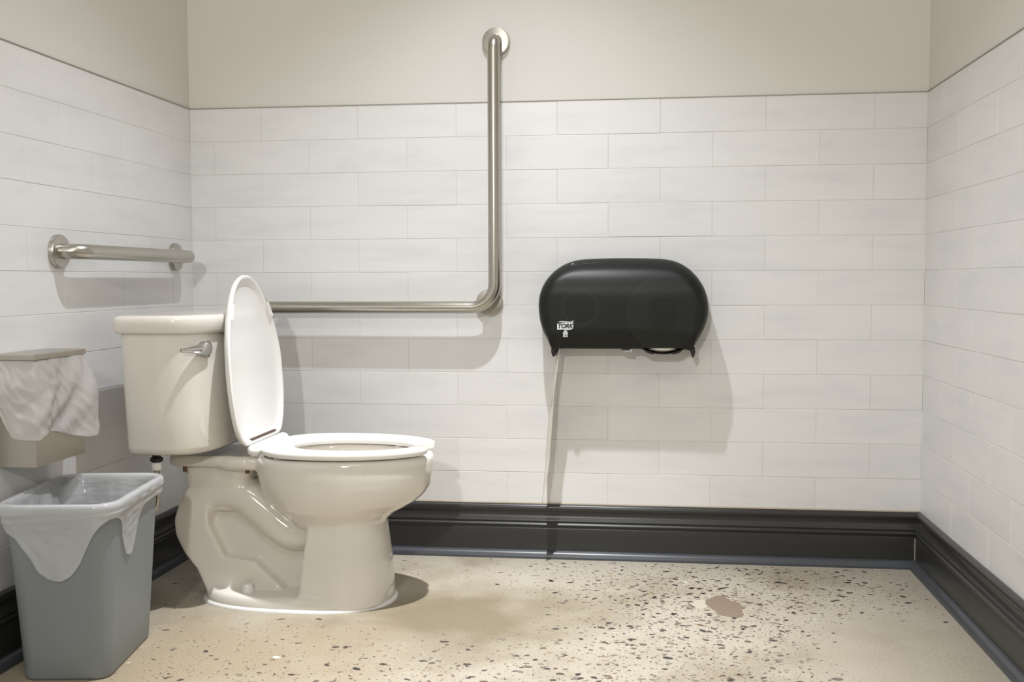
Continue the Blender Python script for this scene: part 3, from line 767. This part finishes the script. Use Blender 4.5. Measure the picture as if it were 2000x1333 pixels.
# ------------------------------------------------------------------ sanitary napkin bin on the left wall
SX, SY0, SY1, SZ0, SZ1 = .092, -1.052, -.848, .442, .680
bin_ = empty('sanitary_bin', (0, (SY0 + SY1) / 2, SZ0), 'stainless steel sanitary waste box on the left wall above the grey wastebasket', 'sanitary bin')
mb = MB(); t = .0012
mb.loft([[(a, b_, z) for a, b_ in ((.001, SY0), (SX, SY0), (SX, SY1), (.001, SY1))] for z in (SZ0, SZ1 - .006)], True, False)
mb.loft([[(a, b_, z) for a, b_ in ((.001 + t, SY0 + t), (SX - t, SY0 + t), (SX - t, SY1 - t), (.001 + t, SY1 - t))] for z in (SZ1 - .006, SZ0 + .003)], False, True)
body = mb.obj('body', M_STEEL_P, bin_)
mb = MB(); l0, l1, y0, y1 = .001, SX + .006, SY0 - .006, SY1 + .006
mb.loft([[(a, b_, z) for a, b_ in ((l0 + e * 0, y0 + e), (l1 - e, y0 + e), (l1 - e, y1 - e), (l0, y1 - e))] for z, e in ((SZ1 - .001, .001), (SZ1 + .001, 0), (SZ1 + .009, 0), (SZ1 + .0115, .0025))])
mb.obj('lid', M_STEEL_P, bin_)
# bag hanging out under its lid
def smooth_noise(x, y, z): return noise.noise(Vector((x, y, z)))
path2 = []
for k in range(97):
    s = k / 96.0
    L1, L2, L3 = SX, SY1 - SY0, SX
    d = s * (L1 + L2 + L3)
    if d < L1: p = (d, SY0, 0, -1)
    elif d < L1 + L2: p = (SX, SY0 + d - L1, 1, 0)
    else: p = (SX - (d - L1 - L2), SY1, 0, 1)
    path2.append((s, p))
Ltot = 2 * SX + SY1 - SY0
def interp(x, pts):
    for (a, b_), (c, d) in zip(pts, pts[1:]):
        if x <= c: return b_ + (d - b_) * max(0, (x - a)) / (c - a)
    return pts[-1][1]
HEM = [(0, .10), (.06, .115), (.13, .165), (.17, .172), (.25, .174), (.29, .166), (.33, .160), (.40, .163), (.54, .178), (.66, .190), (.74, .194), (.80, .160), (1, .10)]
rows = []
NRW = 44
for i in range(NRW + 1):
    t = i / NRW; row = []
    for s, (x, y, nx, ny) in path2:
        hem = interp(s, HEM); z = SZ1 - .002 - t * hem
        # blend normals at the corners
        a1 = SX / Ltot; a2 = (SX + SY1 - SY0) / Ltot
        for ac, n0, n1 in ((a1, (0, -1), (1, 0)), (a2, (1, 0), (0, 1))):
            w = (s - ac) / .09
            if abs(w) < 1:
                q = (w + 1) / 2; nx, ny = n0[0] * (1 - q) + n1[0] * q, n0[1] * (1 - q) + n1[1] * q
        flare = .004 + .030 * math.sin(min(1, t * 1.25) * math.pi * .5) * (0.55 + .45 * math.sin(s * 9 + .6)) * (1 - .25 * t)
        far = max(0, (s - .62) / .2); flare += .030 * min(1, far) * math.sin(min(1, t * 1.5) * math.pi / 2)
        wr = .012 * smooth_noise(s * 8 + t * 3.2, t * 1.6, 3.1) + .004 * (1 - 2 * abs(smooth_noise(s * 14 - t * 5, t * 2.5 + s * 5, 8.2))) + .0012 * smooth_noise(s * 40 - t * 12, t * 6, 1.7)
        o_ = max(.0035, flare + wr * min(1, .25 + t * 2.2))
        px_ = max(.004, x + nx * o_)
        row.append((px_, y + ny * o_, z))
    rows.append(row)
bag = MB().loft(rows, False, False, closed=False).obj('plastic_bag', M_BAG, None, True)
tag(bag, 'crumpled white plastic bag hanging over the steel sanitary waste box', 'plastic bag')

# ------------------------------------------------------------------ grey wastebasket and its liner
BX, BY, BZ, BROT = .1699, -.987, .3812, .1449
bask = empty('wastebasket', (BX, BY, 0), 'grey plastic wastebasket on the floor under the steel waste box', 'wastebasket')
def bpt(a, c, z):
    co, si = math.cos(BROT), math.sin(BROT); return (BX + a * co - c * si, BY + a * si + c * co, z)
RA, RB_, FA, FB = .1162, .1787, .0921, .1491
def bring(t, off, z=None, n=10):
    a, c = FA + (RA - FA) * t + off, FB + (RB_ - FB) * t + off
    r = .030 + .018 * t + off
    return [bpt(p, q, BZ * t if z is None else z) for p, q in rrect(a, c, r, n)]
rings = [bring(0, -.012, .0005), bring(0, -.004, .0005), bring(0.0, -.001, .003), bring(.02, 0)] + [bring(t, 0) for t in (.2, .4, .6, .8, .92)]
rings += [bring(.945, .0015), bring(.95, .006), bring(.965, .0085), bring(.985, .0085), bring(1.0, .006), bring(1.003, .002), bring(.995, -.003)]
rings += [bring(t, -.003) for t in (.9, .6, .3, .04)]
MB().loft(rings).obj('body', M_BASKET, bask, True, 50)
# liner: inside, over the rim, down outside to an uneven hem
per = []
def dense_outline(t, off, z):
    base = rrect(FA + (RA - FA) * t + off, FB + (RB_ - FB) * t + off, .030 + .018 * t + off, 12)
    out = []
    for i in range(len(base)):
        a, c = base[i], base[(i + 1) % len(base)]; k = max(1, int(round(math.dist(a, c) / .008)))
        for j in range(k): out.append((a[0] + (c[0] - a[0]) * j / k, a[1] + (c[1] - a[1]) * j / k))
    return out
REF = dense_outline(1, 0, 0); NL = len(REF)
def face_param(a, c):
    """('front', u left->right) / ('right', v near->far) / ..."""
    A, Cc = RA, RB_
    ang = math.atan2(c / Cc, a / A)            # 0 = right, -90 = front
    return math.degrees(ang)
HEM2 = [(-180, .05), (-150, .050), (-137, .052), (-124, .070), (-117, .105), (-109, .140), (-99, .158), (-86, .162), (-75, .150), (-66, .122), (-60, .086), (-55, .055), (-50, .036), (-44, .029), (-38, .032), (-33, .050), (-30, .095), (-26, .122), (-20, .134), (-14, .130), (-8, .108), (-3, .068), (2, .045), (8, .036), (25, .035), (60, .05), (120, .05), (180, .05)]
def liner_pt(a, c, off, z, zt):
    # scale the reference outline to the basket section at height z, pushed out by off
    t = z / BZ; sa = (FA + (RA - FA) * t + off) / RA; sc_ = (FB + (RB_ - FB) * t + off) / RB_
    return bpt(a * sa, c * sc_, z)
rows = []
ins0 = [(.20, -.016), (.24, -.012), (.28, -.010), (.32, -.008), (.35, -.0065), (.375, -.0055), (.3865, -.005), (.3905, -.0015), (.3915, .003), (.3905, .0085), (.387, .0120), (.381, .0128), (.375, .0122)]
ins = [(a - .0048, c) for a, c in ins0]
for z, off in ins:
    row = []
    for i, (a, c) in enumerate(REF):
        ang = math.atan2(c, a)
        wv = .008 * smooth_noise(ang * 3.1, z * 9, 2.0) + .004 * smooth_noise(ang * 9, z * 12 + ang * 2, 5.0)
        o_ = off + (wv * 1.4 - .004 if z < .37 and off < -.0055 else 0)
        row.append(liner_pt(a, c, min(o_, off) if off < 0 else off + abs(wv) * .25, z, 0))
    rows.append(row)
NO = 30
for k in range(1, NO + 1):
    row = []
    for i, (a, c) in enumerate(REF):
        d = face_param(a, c); hem = (interp(d - 2.2, HEM2) + interp(d, HEM2) * 2 + interp(d + 2.2, HEM2)) / 4; tt = k / NO; z = .3702 - tt * max(.012, hem - .012)
        ang = math.radians(d)
        dd = .3702 - z
        fold = .0013 * math.sin(dd * 330 + ang * 2.5 + 3 * smooth_noise(ang * 2, dd * 8, 1)) * math.exp(-dd * 22)
        wv = .0045 * smooth_noise(ang * 4.2, z * 16, 7.0) + .0020 * smooth_noise(ang * 14 + z * 30, z * 30, 9.0)
        off = max(.0022, .0125 - .0065 * min(1, dd / .05) + fold + wv * min(1, .35 + dd * 9))
        row.append(liner_pt(a, c, off, z, 0))
    rows.append(row)
liner = MB().loft(rows, False, False, closed=True).obj('bin_liner', M_LINER, None, True)
tag(liner, 'frosted plastic liner folded over the rim of the grey wastebasket', 'bin liner')
